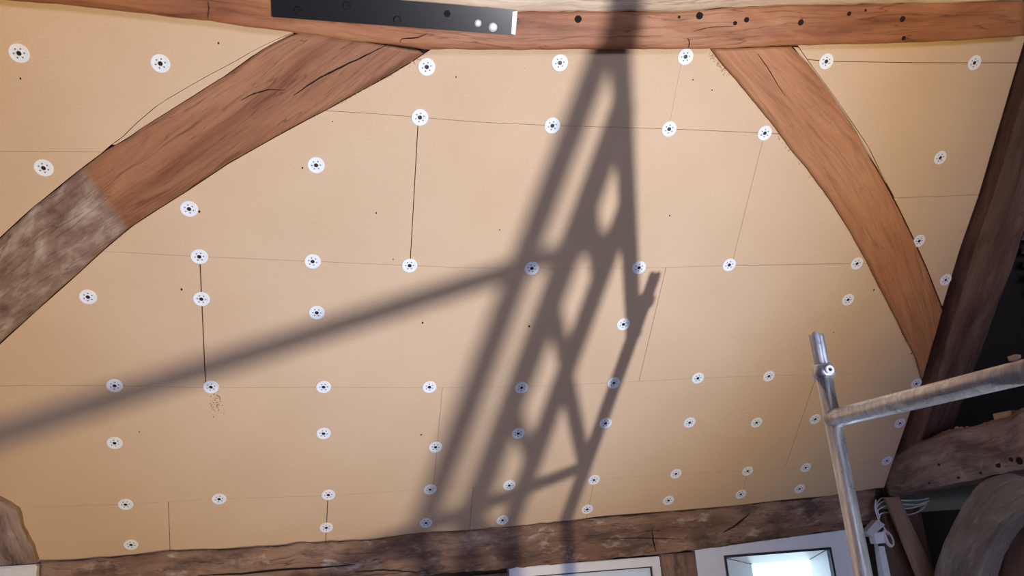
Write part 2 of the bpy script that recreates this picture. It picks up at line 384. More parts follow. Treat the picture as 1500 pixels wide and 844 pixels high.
def poly_board(P, name='insulation_board', th=0.035):
    Q = []
    for p in P:
        if not Q or (abs(p[0] - Q[-1][0]) + abs(p[1] - Q[-1][1])) > 1e-4: Q.append(p)
    while abs(Q[0][0] - Q[-1][0]) + abs(Q[0][1] - Q[-1][1]) < 1e-4: Q.pop()
    bm = bmesh.new()
    fr = [bm.verts.new(tuple(slope(*p))) for p in Q]; bk = [bm.verts.new(tuple(slope(p[0], p[1], -th))) for p in Q]
    bm.faces.new(fr); bm.faces.new(bk[::-1])
    for i in range(len(Q)): bm.faces.new((fr[i], bk[i], bk[(i + 1) % len(Q)], fr[(i + 1) % len(Q)]))
    bmesh.ops.triangulate(bm, faces=[f for f in bm.faces if len(f.verts) > 4])
    return from_bm(name, bm, M['board'], ce)

th_ = 0.0006; md = 0.0013; wd = 0.0032
j = {'a': jointf((991, 128), (980, 185)), 'b': jointf((612, 190), (601, 385)), 'c': jointf((1115, 215), (1075, 375)),
     'd': jointf((293, 385), (301, 560)), 'e': jointf((975, 395), (936, 558)), 'f': jointf((648, 570), (637, 690)),
     'g': jointf((1190, 568), (1150, 685)), 'h': jointf((247, 748), (249, 803)), 'i': jointf((480, 735), (478, 775)),
     'k': jointf((693, 717), (688, 775)), 'l': jointf((870, 705), (864, 735)), 'm': jointf((1095, 692), (1088, 722))}
# boards above row 0
board(left_mid, j['a'], purlin_t, row[0], (0, th_ * .5, 0, md * .7), 0.1)
board(j['a'], right_mid, purlin_t, row[0], (th_ * .5, 0, 0, md), 0.1)
# row 0 - 1
board(left_mid, j['b'], row[0], row[1], (0, wd * .6, md * .5, th_), -0.3)
board(j['b'], j['c'], row[0], row[1], (wd * .4, th_, th_, th_), -0.3)
board(j['c'], right_mid, row[0], row[1], (th_, 0, md, md * 1.3), -0.3)
# row 1 - 2
board(left_mid, j['d'], row[1], row[2], (0, wd * .8, th_, md), -0.9)
board(j['d'], j['e'], row[1], row[2], (wd * .6, md * .8, th_, th_), -0.9)
board(j['e'], right_mid, row[1], row[2], (md * .5, 0, th_, th_), -0.9)
# row 2 - 3
board(left_mid, j['f'], row[2], row[3], (0, th_, md * .5, th_), -1.4)
board(j['f'], j['g'], row[2], row[3], (th_, md * .6, th_, th_), -1.4)
board(j['g'], raf, row[2], row[3], (md * .6, 0, th_, th_), -1.4)
# row 3 - wall plate
seq = [cl(LEFT + 0.03), j['h'], j['i'], j['k'], j['l'], j['m'], raf]
gw = [0, md, wd * .5, md * .8, th_, th_, 0]
for q in range(6): board(seq[q], seq[q + 1], row[3], plate_t, (gw[q], gw[q + 1], th_, 0), -1.85)
# boards left of the curved brace (upper left), limited by the saw kerf
row_l = t_of_s([(0, 222), (50, 222), (160, 223)]); tl = rst(110, 222)[1]
kerf_full = lambda t: min(kl(t), fl_up(t) - 0.001) if t > rst(158, 216)[1] else fl_up(t)
board(cl(LEFT), lambda t: kerf_full(t) - 0.003, purlin_t, row_l, (0, 0, 0, th_), 0.1)
tb = [t for t in np.linspace(tl, -1.2, 400) if fl_up(t) > LEFT + 0.004][-1]
board(cl(LEFT), lambda t: kerf_full(t) - 0.001, row_l, cl(tb), (0, 0, th_, 0), -0.3)
ts = np.linspace(rst(165, 212)[1], rst(431, 49)[1], 30)
poly_board([(fl_up(t), t) for t in ts] + [(min(kl(t), fl_up(t) - 0.0025), t) for t in ts[::-1]])
# boards right of the right-hand brace
row_r1 = t_of_s([(1216, 90), (1350, 92), (1490, 92)]); row_r2 = t_of_s([(1310, 290), (1370, 288), (1435, 285)]); tr2 = rst(1370, 288)[1]
kr_full = lambda t: max(kr(t), fr_r(t) + 0.001) + 0.004
tbr = [t for t in np.linspace(tr2, -1.2, 400) if fr_r(t) < raf(t) - 0.004][-1]
board(kr_full, raf, purlin_t, row_r1, (0, 0, 0, md), 0.37)
board(kr_full, raf, row_r1, row_r2, (0, 0, md, md * .7), 0.1)
board(fr_r, raf, row_r2, cl(tbr), (0, 0, md * .7, 0), -0.5)
ts = np.linspace(rst(1296, 268)[1], rst(1162, 69)[1], 30)
poly_board([(fr_r(t), t) for t in ts] + [(max(kr(t), fr_r(t) + 0.0025), t) for t in ts[::-1]])

# dark nail pricks in the boards (one part) and small dents
bm = bmesh.new()
for x, y, r in [(266, 424, 4), (619, 473, 4), (775, 478, 4.5), (617, 637, 4), (292, 310, 4), (443, 246, 3), (576, 380, 2.5), (204, 633, 2.5), (668, 113, 2.5), (732, 337, 2.5),
                (1015, 117, 2.5), (1043, 132, 2.5), (1280, 425, 4), (1221, 487, 2.5), (981, 316, 3), (30, 115, 3), (320, 63, 3), (487, 178, 2), (551, 312, 3), (1090, 600, 2), (1335, 518, 4), (1322, 490, 3)]:
    s, t = rst(x, y); r = r * 0.001
    bm.faces.new([bm.verts.new(tuple(slope(s + r * math.cos(a), t + r * math.sin(a) * 1.3, 0.0004))) for a in np.linspace(0, 2 * math.pi, 9)[:-1]])
o = from_bm('nail_prick', bm, M['hole'], ce); o['kind'] = 'stuff'
# torn fibres along the sawn board edges beside the clean brace
bm = bmesh.new()
for (xa_, ya_), (xb_, yb_), cnt in (((1046, 78), (1070, 110), 46), ((1318, 482), (1346, 545), 26), ((500, 150), (625, 82), 26), ((1140, 196), (1190, 262), 14)):
    for _ in range(cnt):
        f_ = random.random(); s_, t_ = rst(xa_ + (xb_ - xa_) * f_ - random.uniform(0, 9) * (1 if cnt > 40 else .5), ya_ + (yb_ - ya_) * f_ + random.uniform(-2, 4))
        a_ = random.uniform(0, 6.28); l_ = random.uniform(.003, .010); w_ = random.uniform(.0006, .0018)
        dx, dy = math.cos(a_), math.sin(a_)
        P_ = [slope(s_ + dx * l_, t_ + dy * l_, .0005), slope(s_ - dy * w_, t_ + dx * w_, .0005), slope(s_ - dx * l_, t_ - dy * l_, .0005), slope(s_ + dy * w_, t_ - dx * w_, .0005), slope(s_, t_, random.uniform(.002, .005))]
        v_ = [bm.verts.new(tuple(p)) for p in P_]
        for k_ in range(4): bm.faces.new((v_[k_], v_[(k_ + 1) % 4], v_[4]))
o = from_bm('torn_fibre', bm, M['board'], ce); o['kind'] = 'stuff'
# rusty dust stuck under a washer
bm = bmesh.new()
for _ in range(70):
    s, t = rst(318 + random.gauss(0, 4) - (6 if random.random() < .2 else 0), 588 + random.gauss(0, 9)); r = random.uniform(.0012, .0035)
    q = [random.uniform(.5, 1.2) * r for _ in range(6)]
    v = [bm.verts.new(tuple(slope(s + q[i] * math.cos(i * 1.047), t + q[i] * math.sin(i * 1.047), 0.0006))) for i in range(6)]
    top = bm.verts.new(tuple(slope(s, t, 0.0022)))
    for i in range(6): bm.faces.new((v[i], v[(i + 1) % 6], top))
o = from_bm('rust_dust', bm, M['rustdust']); tag(o, 'rust coloured dust stuck to the board below a washer', 'dust'); o['kind'] = 'stuff'

# ------------------------------------------------------------------ roof timbers
def edge(px, off): return [roof(x, y, off) for x, y in px]
# left curved wind brace
ext_up = [(-70, 410)] + BL_UP + [(438, 46)]
ext_lo = [(-70, 572)] + BL_LO
lb = timber('curved_wind_brace', edge(ext_up, HB), edge(ext_lo, HB), NRM, 0.055, M['brace_l'], n=110, cols=13, rough=0.003, lump=0.003, seed=3)
tag(lb, 'curved oak brace, half grey and dirty, half cleaned orange, below the steel plate', 'timber beam')
rb = timber('curved_wind_brace', edge(BR_L, HB), edge(BR_R, HB), NRM, 0.055, M['brace_r'], n=90, cols=11, rough=0.003, lump=0.002, seed=8)
tag(rb, 'curved clean orange oak brace running into the dark principal rafter', 'timber beam')
pu = thing('purlin', tuple(roof(700, 50, 0)), 'long straight reddish oak purlin carrying the black steel plate', 'timber beam')
timber('beam_face', edge(PUR_UP, HP), edge(PUR_LO, HP), NRM, 0.085, M['purlin'], pu, n=140, cols=9, rough=0.003, lump=0.004, seed=12)
wane_up = [(x, y - 95) for x, y in PUR_UP]
wp = timber('waney_edge', [p - NRM * 0.02 for p in edge(wane_up, HP)], [p + UPS * 0.0005 for p in edge(PUR_UP, HP - 0.003)], NRM, 0.062, M['wane'], pu, n=140, cols=9, rough=0.005, lump=0.006, seed=15)
wp['label'] = 'pale weathered upper edge'
def spot(name, x, y, r, off, m, parent, nrm=NRM, ax1=np.array([1., 0, 0]), ax2=UPS, base=None, n=14, proud=0.0008):
    P = roof(x, y, off) if base is None else base
    bm = bmesh.new()
    rr = [r * (1 + 0.12 * noise.noise((k * 1.7, x, y))) for k in range(n)]
    A = [bm.verts.new(tuple(P + nrm * proud + rr[k] * (ax1 * math.cos(2 * math.pi * k / n) + ax2 * math.sin(2 * math.pi * k / n)))) for k in range(n)]
    B = [bm.verts.new(tuple(P - nrm * 0.012 + rr[k] * (ax1 * math.cos(2 * math.pi * k / n) + ax2 * math.sin(2 * math.pi * k / n)))) for k in range(n)]
    bm.faces.new(A)
    for k in range(n): bm.faces.new((A[k], A[(k + 1) % n], B[(k + 1) % n], B[k]))
    return from_bm(name, bm, m, parent)
for x, y, r in [(847, 28, .0125), (1025, 23, .0125), (1173, 33, .011), (1077, 34, .007), (1094, 29, .009), (1244, 20, .008), (1268, 15, .005), (1322, 28, .011), (995, 25, .005), (1324, 56, .008)]:
    spot('peg_hole', x, y, r, HP + 0.0015, M['hole'], pu)
def crack(px, w, off, parent, name='split'):
    bm = bmesh.new(); pts = resample([roof(x, y, off) for x, y in px], max(8, len(px) * 4)); n = len(pts); prev = None
    for i, p in enumerate(pts):
        d = pts[min(i + 1, n - 1)] - pts[max(i - 1, 0)]; sd = np.cross(d, NRM); sd = sd / (np.linalg.norm(sd) + 1e-9)
        ww = w * (0.25 + 0.75 * math.sin(math.pi * (i + 0.5) / n)) * (0.7 + 0.5 * noise.noise((i * .9, px[0][0], 3)))
        q = p + NRM * 0.0012 + sd * noise.noise((i * .5, px[0][1], 1)) * 0.002
        cur = (bm.verts.new(tuple(q + sd * ww)), bm.verts.new(tuple(q - sd * ww)), bm.verts.new(tuple(q - NRM * 0.012)))
        if prev:
            bm.faces.new((prev[0], cur[0], cur[1], prev[1])); bm.faces.new((prev[1], cur[1], cur[2], prev[2])); bm.faces.new((prev[2], cur[2], cur[0], prev[0]))
        prev = cur
    return from_bm(name, bm, M['hole'], parent)
crack([(566, 66), (530, 84), (500, 98), (470, 113), (450, 126), (430, 140)], 0.004, HB + 0.001, lb)
crack([(353, 147), (372, 137), (395, 131), (418, 132)], 0.0025, HB + 0.001, lb)
crack([(1110, 78), (1125, 100), (1140, 125), (1150, 140)], 0.0012, HB + 0.001, rb)
crack([(586, 62), (588, 57), (612, 55), (626, 49)], 0.003, HP + 0.001, pu)
crack([(1008, 56), (1010, 62), (1009, 70)], 0.0018, HP + 0.001, pu)
crack([(1015, 46), (1040, 40), (1075, 38)], 0.0015, HP + 0.001, pu)
crack([(304, 28), (306, 14), (305, 2)], 0.002, HP + 0.001, pu)
spot('peg_hole', 621, 74, .010, HB + 0.001, M['hole'], lb)

# principal rafter of the right-hand truss: left cheek plus face, proud of the boards
HR = 0.075
RAF_R = [(1640, 0), (1600, 90), (1560, 180), (1522, 285), (1495, 365), (1470, 432), (1433, 533), (1408, 600), (1385, 660), (1372, 695)]
rf_l = [roof(x, y, 0) + NRM * HR for x, y in RAF_L]
rf_l = [roof(x + 24, y, HR) for x, y in RAF_L]
rf = timber('principal_rafter', rf_l, [roof(x, y, HR) for x, y in RAF_R], NRM, 0.115, M['rafter'], n=80, cols=11, rough=0.006, lump=0.008, seed=21, arris=0.012)
tag(rf, 'dark brown principal rafter sloping down to the tie beam', 'timber beam')
# left principal rafter foot
lr_r = [(-140, 700), (-40, 722), (3, 737), (26, 750), (33, 775), (45, 803), (54, 826)]
lr = timber('principal_rafter', [roof(x - 160, y + 50, 0.05) for x, y in lr_r], [roof(x, y, 0.03) for x, y in lr_r], NRM, 0.07, M['tie'], n=60, cols=9, rough=0.008, lump=0.006, seed=25)
tag(lr, 'grey weathered rafter foot jutting in at the end of the boards', 'timber beam')

# wall plate
YP = 1.395
pb = [(58, 882), (250, 872), (500, 853), (747, 833), (850, 823), (967, 812), (1017, 806), (1200, 780), (1235, 776), (1285, 768)]
pl = timber('wall_plate', [onY(x, y, YP) for x, y in PLATE_UP[1:]], [onY(x, y, YP) for x, y in pb], (0, -1, 0), 0.05, M['plate'], n=240, cols=15, rough=0.009, lump=0.008, seed=31)
tag(pl, 'rough mottled oak wall plate above the windows', 'timber beam')
def wallcrack(px, w, Y, parent):
    bm = bmesh.new(); pts = resample([onY(x, y, Y) for x, y in px], 20); prev = None
    for i, p in enumerate(pts):
        d = pts[min(i + 1, 19)] - pts[max(i - 1, 0)]; sd = np.cross(d, (0, 1, 0)); sd /= np.linalg.norm(sd)
        ww = w * (0.3 + 0.7 * math.sin(math.pi * (i + .5) / 20)); q = p + sd * noise.noise((i * .7, px[0][0], 0)) * .003
        cur = (bm.verts.new(tuple(q + sd * ww)), bm.verts.new(tuple(q - sd * ww)), bm.verts.new(tuple(q + np.array([0, .02, 0]))))
        if prev:
            for a_, b_ in ((0, 1), (1, 2), (2, 0)): bm.faces.new((prev[a_], cur[a_], cur[b_], prev[b_]))
        prev = cur
    return from_bm('split', bm, M['hole'], parent)
wallcrack([(290, 843), (350, 841), (420, 834), (480, 831), (520, 827)], 0.005, YP - .004, pl)
wallcrack([(955, 774), (957, 792), (961, 808)], 0.003, YP - .004, pl)
wallcrack([(1060, 780), (1075, 772), (1098, 753)], 0.004, YP - .004, pl)
wallcrack([(520, 838), (560, 835), (610, 838)], 0.003, YP - .004, pl)
wallcrack([(880, 790), (930, 788), (1000, 790)], 0.002, YP - .004, pl)

# tie beam of the right-hand truss
XT = 2.62
def tz(Y, top): return (1.898 + (1.216 - Y) * 0.0999) if top else (1.667 + (1.275 - Y) * 0.0802)
tie = timber('tie_beam', [np.array([XT, Y, tz(Y, True) + 0.012 * math.sin(Y * 9)]) for Y in np.linspace(1.32, -1.6, 40)],
             [np.array([XT, Y, tz(Y, False)]) for Y in np.linspace(1.32, -1.6, 40)], (-1, 0, 0), 0.24, M['tie'], n=110, cols=11, rough=0.008, lump=0.008, seed=41, arris=0.014)
tag(tie, 'grey brown tie beam with bored holes at the foot of the rafter', 'timber beam')
EX, EZ = np.array([0, -1., 0]), np.array([0, 0, 1.])
for x, y, r in [(1462, 681, .014), (1481, 674, .011), (1493, 675, .017), (1375, 681, .007), (1403, 700, .006), (1361, 708, .005), (1436, 693, .006)]:
    spot('peg_hole', x, y, r, 0, M['hole'], tie, nrm=np.array([-1., 0, 0]), ax1=EX, ax2=EZ, base=onX(x, y, XT - 0.003))
# arched brace under the tie beam
ab_o = [(1470, 690), (1440, 702), (1426, 713), (1405, 742), (1389, 774), (1375, 806), (1367, 832), (1358, 880)]
ab_i = [(1560, 715), (1525, 735), (1500, 750), (1474, 768), (1455, 792), (1439, 824), (1434, 844), (1424, 890)]
ab = timber('arched_brace', [onX(x, y, XT + .02) for x, y in ab_o], [onX(x, y, XT + .02) for x, y in ab_i], (-1, 0, 0), 0.11, M['old'], n=60, cols=11, rough=0.006, lump=0.006, seed=46, arris=0.015)
tag(ab, 'grey arched brace curving down under the tie beam', 'timber beam')
ab2 = timber('truss_post', [onX(x, y, XT + .14) for x, y in [(1445, 760), (1430, 800), (1420, 850), (1415, 900)]], [onX(x, y, XT + .14) for x, y in [(1600, 740), (1590, 790), (1580, 850), (1575, 900)]],
             (-1, 0, 0), 0.12, M['rafter'], n=30, cols=7, rough=0.006, lump=0.008, seed=49)
tag(ab2, 'dark brown timber in the shade behind the arched brace', 'timber beam')
# jowled wall post under plate end
po = timber('wall_post', [np.array([2.60, 1.36, z]) for z in np.linspace(1.60, FZ, 8)], [np.array([2.84, 1.36, z]) for z in np.linspace(1.60, FZ, 8)], (0, -1, 0), 0.16, M['rafter'], n=60, cols=7, seed=52)
tag(po, 'dark oak wall post behind the leaning batten', 'timber beam')

# ------------------------------------------------------------------ black steel strap on the purlin
HS = HP + 0.010
cn = [roof(396, -6, HS), roof(758, 15, HS), roof(755, 52, HS), roof(399, 25, HS)]
cn[0] = cn[3] + (cn[1] - cn[2]) * 1.03
sp = thing('steel_plate', tuple(cn[3]), 'black painted steel flitch plate bolted to the purlin', 'steel plate')
bm = bmesh.new(); add_hexa(bm, cn + [p - NRM * 0.008 for p in cn])
bmesh.ops.bevel(bm, geom=bm.edges[:], offset=0.0012, segments=2, affect='EDGES')
from_bm('plate', bm, M['blackplate'], sp)
def lathe(name, P, nrm, prof, m, parent, n=18, mats=None):
    nrm = Vector(tuple(nrm)).normalized(); u = nrm.orthogonal().normalized(); v = nrm.cross(u); P = Vector(tuple(P)); bm = bmesh.new(); R = []
    for r, h in prof:
        R.append([bm.verts.new(P + nrm * h + (u * math.cos(2 * math.pi * k / n) + v * math.sin(2 * math.pi * k / n)) * r) for k in range(n)])
    for A, B in zip(R, R[1:]):
        for k in range(n): bm.faces.new((A[k], A[(k + 1) % n], B[(k + 1) % n], B[k]))
    bm.faces.new(R[0]); bm.faces.new(R[-1][::-1])
    return from_bm(name, bm, m, parent)
for x, y in [(437, 15), (508, 8), (582, 29)]:
    o = lathe('bolt_head', roof(x, y, HS), NRM, [(.013, 0), (.013, .002), (.0105, .0045), (.0085, .0045), (.0085, .002), (.002, .002)], M['blackplate'], sp)
lathe('bolt_hole', roof(655, 20, HS), NRM, [(.012, 0), (.012, .0008), (.001, .0008)], M['hole'], sp, 6)
for x, y, r in [(700, 34, .012), (722, 40, .015)]:
    o = lathe('bolt_head', roof(x, y, HS), NRM, [(r, 0), (r, .002), (r * .75, .0045), (r * .45, .006), (.001, .006)], M['bare_steel'], sp); o['label'] = 'bright zinc bolt head'
bm = bmesh.new(); e1 = [roof(751, 17, HS + .001), roof(758, 16, HS + .001), roof(755, 51, HS + .001), roof(749, 50, HS + .001)]
add_hexa(bm, e1 + [p - NRM * 0.01 for p in e1]); o = from_bm('end_tab', bm, M['white_frame'], sp); o['label'] = 'white chipped plate end'
lathe('bolt_end', roof(759, 31, HP + .004), NRM, [(.009, 0), (.009, .006), (.001, .006)], M['rafter'], sp, 8)

# ------------------------------------------------------------------ insulation fasteners (60 mm washers)
def washer_mesh():
    bm = bmesh.new(); n = 36; R = 0.030
    def ring(r, h): return [bm.verts.new((r * math.cos(2 * math.pi * k / n), r * math.sin(2 * math.pi * k / n), h)) for k in range(n)]
    prof = [(R, 0.0), (R, 0.0014), (R - .0012, 0.0022), (.0225, 0.0020), (.0215, .0014)]
    rs = [ring(r, h) for r, h in prof]
    for A, B in zip(rs, rs[1:]):
        for k in range(n): bm.faces.new((A[k], A[(k + 1) % n], B[(k + 1) % n], B[k]))
    inner = rs[-1]; edges = [bm.edges.get((inner[k], inner[(k + 1) % n])) for k in range(n)]
    hub = ring(.0098, .0014); hub_e = [bm.edges.new((hub[k], hub[(k + 1) % n])) for k in range(n)]
    holes = []; he = []
    for q in range(6):
        a = 2 * math.pi * q / 6 + 0.3; cx, cy = .0150 * math.cos(a), .0150 * math.sin(a)
        vs = [bm.verts.new((cx + .0029 * math.cos(2 * math.pi * k / 10), cy + .0029 * math.sin(2 * math.pi * k / 10), .0014)) for k in range(10)]
        holes.append(vs); he += [bm.edges.new((vs[k], vs[(k + 1) % 10])) for k in range(10)]
    bmesh.ops.triangle_fill(bm, edges=edges + hub_e + he, use_beauty=True, use_dissolve=False)
    for f in list(bm.faces):      # remove any fill inside holes
        if f.normal.z == 0: continue
    for vs in holes:
        fl_ = [bm.verts.new((v.co.x, v.co.y, 0.0004)) for v in vs]
        for k in range(10): bm.faces.new((vs[k], vs[(k + 1) % 10], fl_[(k + 1) % 10], fl_[k])).material_index = 1
        f = bm.faces.new(fl_); f.material_index = 1
    hb = ring(.0090, .0030); hc = ring(.0078, .0030); hd = ring(.0072, .0006)
    for A, B in ((hub, hb), (hb, hc), (hc, hd)):
        for k in range(n): bm.faces.new((A[k], A[(k + 1) % n], B[(k + 1) % n], B[k]))
    me = bpy.data.meshes.new('washer'); bm.to_mesh(me); bm.free()
    me.materials.append(M['white_plastic']); me.materials.append(M['grey_hole']); return me
wm = washer_mesh()
def screw_mesh():
    bm = bmesh.new(); n = 14
    P = [(.0071, .0006), (.0071, .0016), (.0062, .0022), (.0036, .0022), (.0030, .0010), (.0005, .0010)]; R = []
    for r, h in P: R.append([bm.verts.new((r * math.cos(2 * math.pi * k / n), r * math.sin(2 * math.pi * k / n), h)) for k in range(n)])
    for A, B in zip(R, R[1:]):
        for k in range(n): bm.faces.new((A[k], A[(k + 1) % n], B[(k + 1) % n], B[k]))
    bm.faces.new(R[-1]); bm.faces.new(R[0][::-1])
    me = bpy.data.meshes.new('screw_head'); bm.to_mesh(me); bm.free(); me.materials.append(M['screw']); return me
sm = screw_mesh()
GR = [('white plastic washer from the steel plate on the boards beyond the half-dirty brace', 'washers beyond the half-dirty brace', [(28, 78), (235, 93), (64, 246)]),
      ('white plastic washer from the clean brace in the row just below the purlin', 'washers just below the purlin', [(625, 98), (820, 92), (1004, 83)]),
      ('white plastic washer from the clean brace on the uppermost joint between the braces', 'washers on the uppermost joint', [(615, 172), (809, 184), (980, 189), (1120, 195)]),
      ('lone white washer with a brown mark beside it, just under the half-dirty brace', None, [(463, 242)]),
      ('lone white washer close under the lower edge of the half-dirty brace, above the second joint', None, [(277, 306)]),
      ('white plastic washer from the clean brace on the second joint below the purlin', 'washers on the second joint', [(292, 376), (458, 383), (600, 389), (779, 393), (936, 392), (1068, 388), (1255, 386)]),
      ('white plastic washer from the clean brace in the row between second and third joint', 'washers between second and third joint', [(129, 435), (464, 458), (913, 475), (1242, 439)]),
      ('white washer sitting over a wide open upright joint', None, [(295, 438)]),
      ('white washer at a joint crossing with rusty dust under it', None, [(309, 567)]),
      ('white plastic washer from the dark rafter on the third joint below the purlin', 'washers on the third joint', [(168, 565), (474, 567), (629, 567), (764, 568), (899, 561), (1022, 554), (1126, 551), (1342, 562)]),
      ('white plastic washer from the dark rafter in the row between third and lowest joint', 'washers above the lowest joint', [(168, 649), (474, 635), (638, 655), (759, 635), (887, 620), (1010, 619), (1108, 619), (1194, 614), (1318, 620)]),
      ('white plastic washer from the dark rafter on the lowest long joint', 'washers on the lowest joint', [(184, 739), (321, 731), (481, 725), (630, 717), (746, 711), (870, 703), (990, 694), (1095, 690), (1180, 685), (1299, 675)]),
      ('white plastic washer from the dark rafter in the row touching the wall plate', 'washers just over the wall plate', [(192, 798), (478, 773), (624, 766), (736, 762), (860, 746), (979, 733), (1085, 724), (1171, 716)]),
      ('white washer at the start of the sharp joint beside the clean brace top', None, [(1210, 90)]),
      ('white washer on the sharp joint close to the dark rafter', None, [(1427, 92)]),
      ('white plastic washer up from the wedge tip between clean brace and dark rafter', 'washers in the wedge by the rafter', [(1377, 231), (1346, 353), (1385, 410)])]
BAS = Matrix(((1, UPS[0], NRM[0]), (0, UPS[1], NRM[1]), (0, UPS[2], NRM[2])))
ORD = ['first', 'second', 'third', 'fourth', 'fifth', 'sixth', 'seventh', 'eighth', 'ninth', 'tenth']
for lab0, grp, pts in GR:
    pts = sorted(pts, key=(lambda p: -p[1]) if 'wedge tip' in lab0 else (lambda p: -p[0]))
    for q, (x, y) in enumerate(pts):
        lab = lab0 if len(pts) == 1 else lab0.replace('white plastic washer', ORD[q] + ' white washer')
        e = thing('insulation_washer', tuple(roof(x, y, 0.0004)), lab, 'washer', grp)
        e.rotation_euler = (BAS @ Matrix.Rotation(random.uniform(0, 6.28), 3, 'Z')).to_euler()
        for nme, me in (('washer_disc', wm), ('screw_head', sm)):
            o = bpy.data.objects.new(nme, me); C.objects.link(o); o.parent = e

# ------------------------------------------------------------------ scaffold tower (its frame stands between lamp and roof)
PX, PY = 1.192, -0.328
ZT = 1.880
YA, YB, YC = -1.912, -1.586, -1.162
def fx(y): return PX - 0.024 * (y - PY)      # the frame stands slightly askew
tw = thing('scaffold_tower', (PX, -1.2, FZ), 'galvanised scaffold frame with an open spigot on its upright', 'scaffold')
FLZ = FZ + 0.002
tube('upright', [(PX, PY, FLZ), (PX, PY, 2.042)], 0.0243, M['galv'], tw, 28)
# spigot with slots
bm = bmesh.new(); n = 24; R = []
for z, r, notch in ((2.03, .0225, 0), (2.10, .0225, 0), (2.135, .0225, 0), (2.150, .022, 1)):
    R.append([bm.verts.new((PX + (r - (.003 if k % 6 == 0 else 0)) * math.cos(2 * math.pi * k / n), PY + (r - (.003 if k % 6 == 0 else 0)) * math.sin(2 * math.pi * k / n),
                            z - notch * (.010 if k % 6 in (0, 1) else 0.002 * (k % 3)))) for k in range(n)])
Ri = [[bm.verts.new((PX + .0185 * math.cos(2 * math.pi * k / n), PY + .0185 * math.sin(2 * math.pi * k / n), z)) for k in range(n)] for z in (2.142, 2.06)]
for A, B in zip(R + Ri, (R + Ri)[1:]):
    for k in range(n): bm.faces.new((A[k], A[(k + 1) % n], B[(k + 1) % n], B[k]))
bm.faces.new(Ri[-1])
from_bm('spigot', bm, M['galv'], tw)
col_ = tube('collar', [(PX, PY, 2.004), (PX, PY, 2.010), (PX, PY, 2.040), (PX, PY, 2.046)], [.029, .0335, .0335, .029], M['galv'], tw, 28)
camd = (Vector(tuple(CAM)) - Vector((PX, PY, 2.02))); camd.z = 0; camd.normalize()
pd = (Matrix.Rotation(math.radians(32), 3, 'Z') @ camd)
bp_ = np.array([PX, PY, 2.024]) + np.array(pd) * 0.030
lathe('lock_boss', bp_, pd, [(.0145, -.004), (.0145, .008), (.0125, .010), (.006, .010), (.0055, .003), (.0008, .003)], M['bare_steel'], tw)
lathe('pin_hole', bp_ + np.array(pd) * .0032, pd, [(.0056, 0), (.0056, .0006), (.0008, .0006)], M['hole'], tw, 12)
for y in (YA,): tube('upright', [(fx(y), y, FLZ), (fx(y), y, 2.06)], 0.029, M['galv'], tw)
for y, r in ((YB, 0.033), (YC, 0.028)): tube('ladder_stile', [(fx(y), y, FLZ), (fx(y), y, ZT)], r, M['galv'], tw)
tube('top_rung', [(PX, PY, ZT), (fx(-0.367), -0.367, ZT), (fx(-0.387), -0.387, ZT), (fx(YA), YA, ZT)], [.030, .0285, .0272, .0272], M['galv'], tw, 28)
tube('lower_rung', [(PX, PY, 1.29), (fx(YC), YC, 1.29)], 0.0243, M['galv'], tw)
for z in (1.603, 1.30, 0.985, 0.685, 0.385, 0.085): tube('ladder_rung', [(fx(YB), YB, z), (fx(YC), YC, z)], 0.021, M['galv'], tw, 16)
def ray_to_floor(a, b):
    a = np.array(a); b = np.array(b); k = (FLZ + .03 - a[2]) / (b[2] - a[2]); return a + (b - a) * k
for a, b in (((1.384, -1.862, 1.303), (0.555, -2.15, 0.69)), ((1.175, -0.328, 1.289), (1.095, -1.457, 0.69))):
    tube('raking_brace', [a, ray_to_floor(a, b)], 0.0243, M['galv'], tw)
bm = bmesh.new(); add_tube(bm, [(fx(YA), YA, ZT - .05), (fx(YA), YA, ZT + .05)], .034, 16); add_tube(bm, [(fx(YA), YA + .06, ZT), (fx(YA), YA - .03, ZT)], .036, 16)
from_bm('coupler', bm, M['galv'], tw)

# ------------------------------------------------------------------ wall below the plate, studs and windows
YW = 1.42
def stud(xa, xb, y, m, lab, z1=1.46, seed=0.0):
    o = timber('wall_stud', [np.array([xa, y, z]) for z in np.linspace(z1, FZ, 6)], [np.array([xb, y, z]) for z in np.linspace(z1, FZ, 6)], (0, -1, 0), 0.12, m, n=70, cols=7, seed=seed, rough=0.004)
    return tag(o, lab, 'timber post')
x_s1, x_s2 = onY(967, 830, YW)[0], onY(1020, 830, YW)[0]
stud(x_s1 + .004, x_s2 - .004, YW - .01, M['plate'], 'brown oak stud between the two windows', 1.455, 61)
xl = onY(745, 842, YW)[0]; x0 = onY(692, 842, YW)[0]
stud(x0 + .006, xl - .006, YW - .005, M['rafter'], 'dark stud beside the film covered window', 1.425, 64)
wf = box('wall_front', (-6, YW + .03, FZ), (onY(545, 842, YW)[0], YW + .12, 1.42), M['plaster']); struct(wf, 'plastered wall panel below the wall plate', 'wall')
box('wall_panel', (onY(545, 842, YW)[0], YW + .03, FZ), (6, YW + .12, 0.3), M['plaster'], wf)
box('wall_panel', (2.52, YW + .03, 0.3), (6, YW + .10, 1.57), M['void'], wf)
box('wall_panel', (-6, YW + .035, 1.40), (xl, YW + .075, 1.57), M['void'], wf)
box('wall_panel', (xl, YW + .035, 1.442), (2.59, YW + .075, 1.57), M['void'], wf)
o = box('limewash_patch', (onY(-60, 840, 1.37)[0], 1.37, 0.6), (onY(52, 840, 1.37)[0], YW + .03, onY(20, 829, 1.37)[2]), M['limewash'], None, 0.006)
tag(o, 'patch of white limewashed masonry below the grey rafter foot', 'masonry')

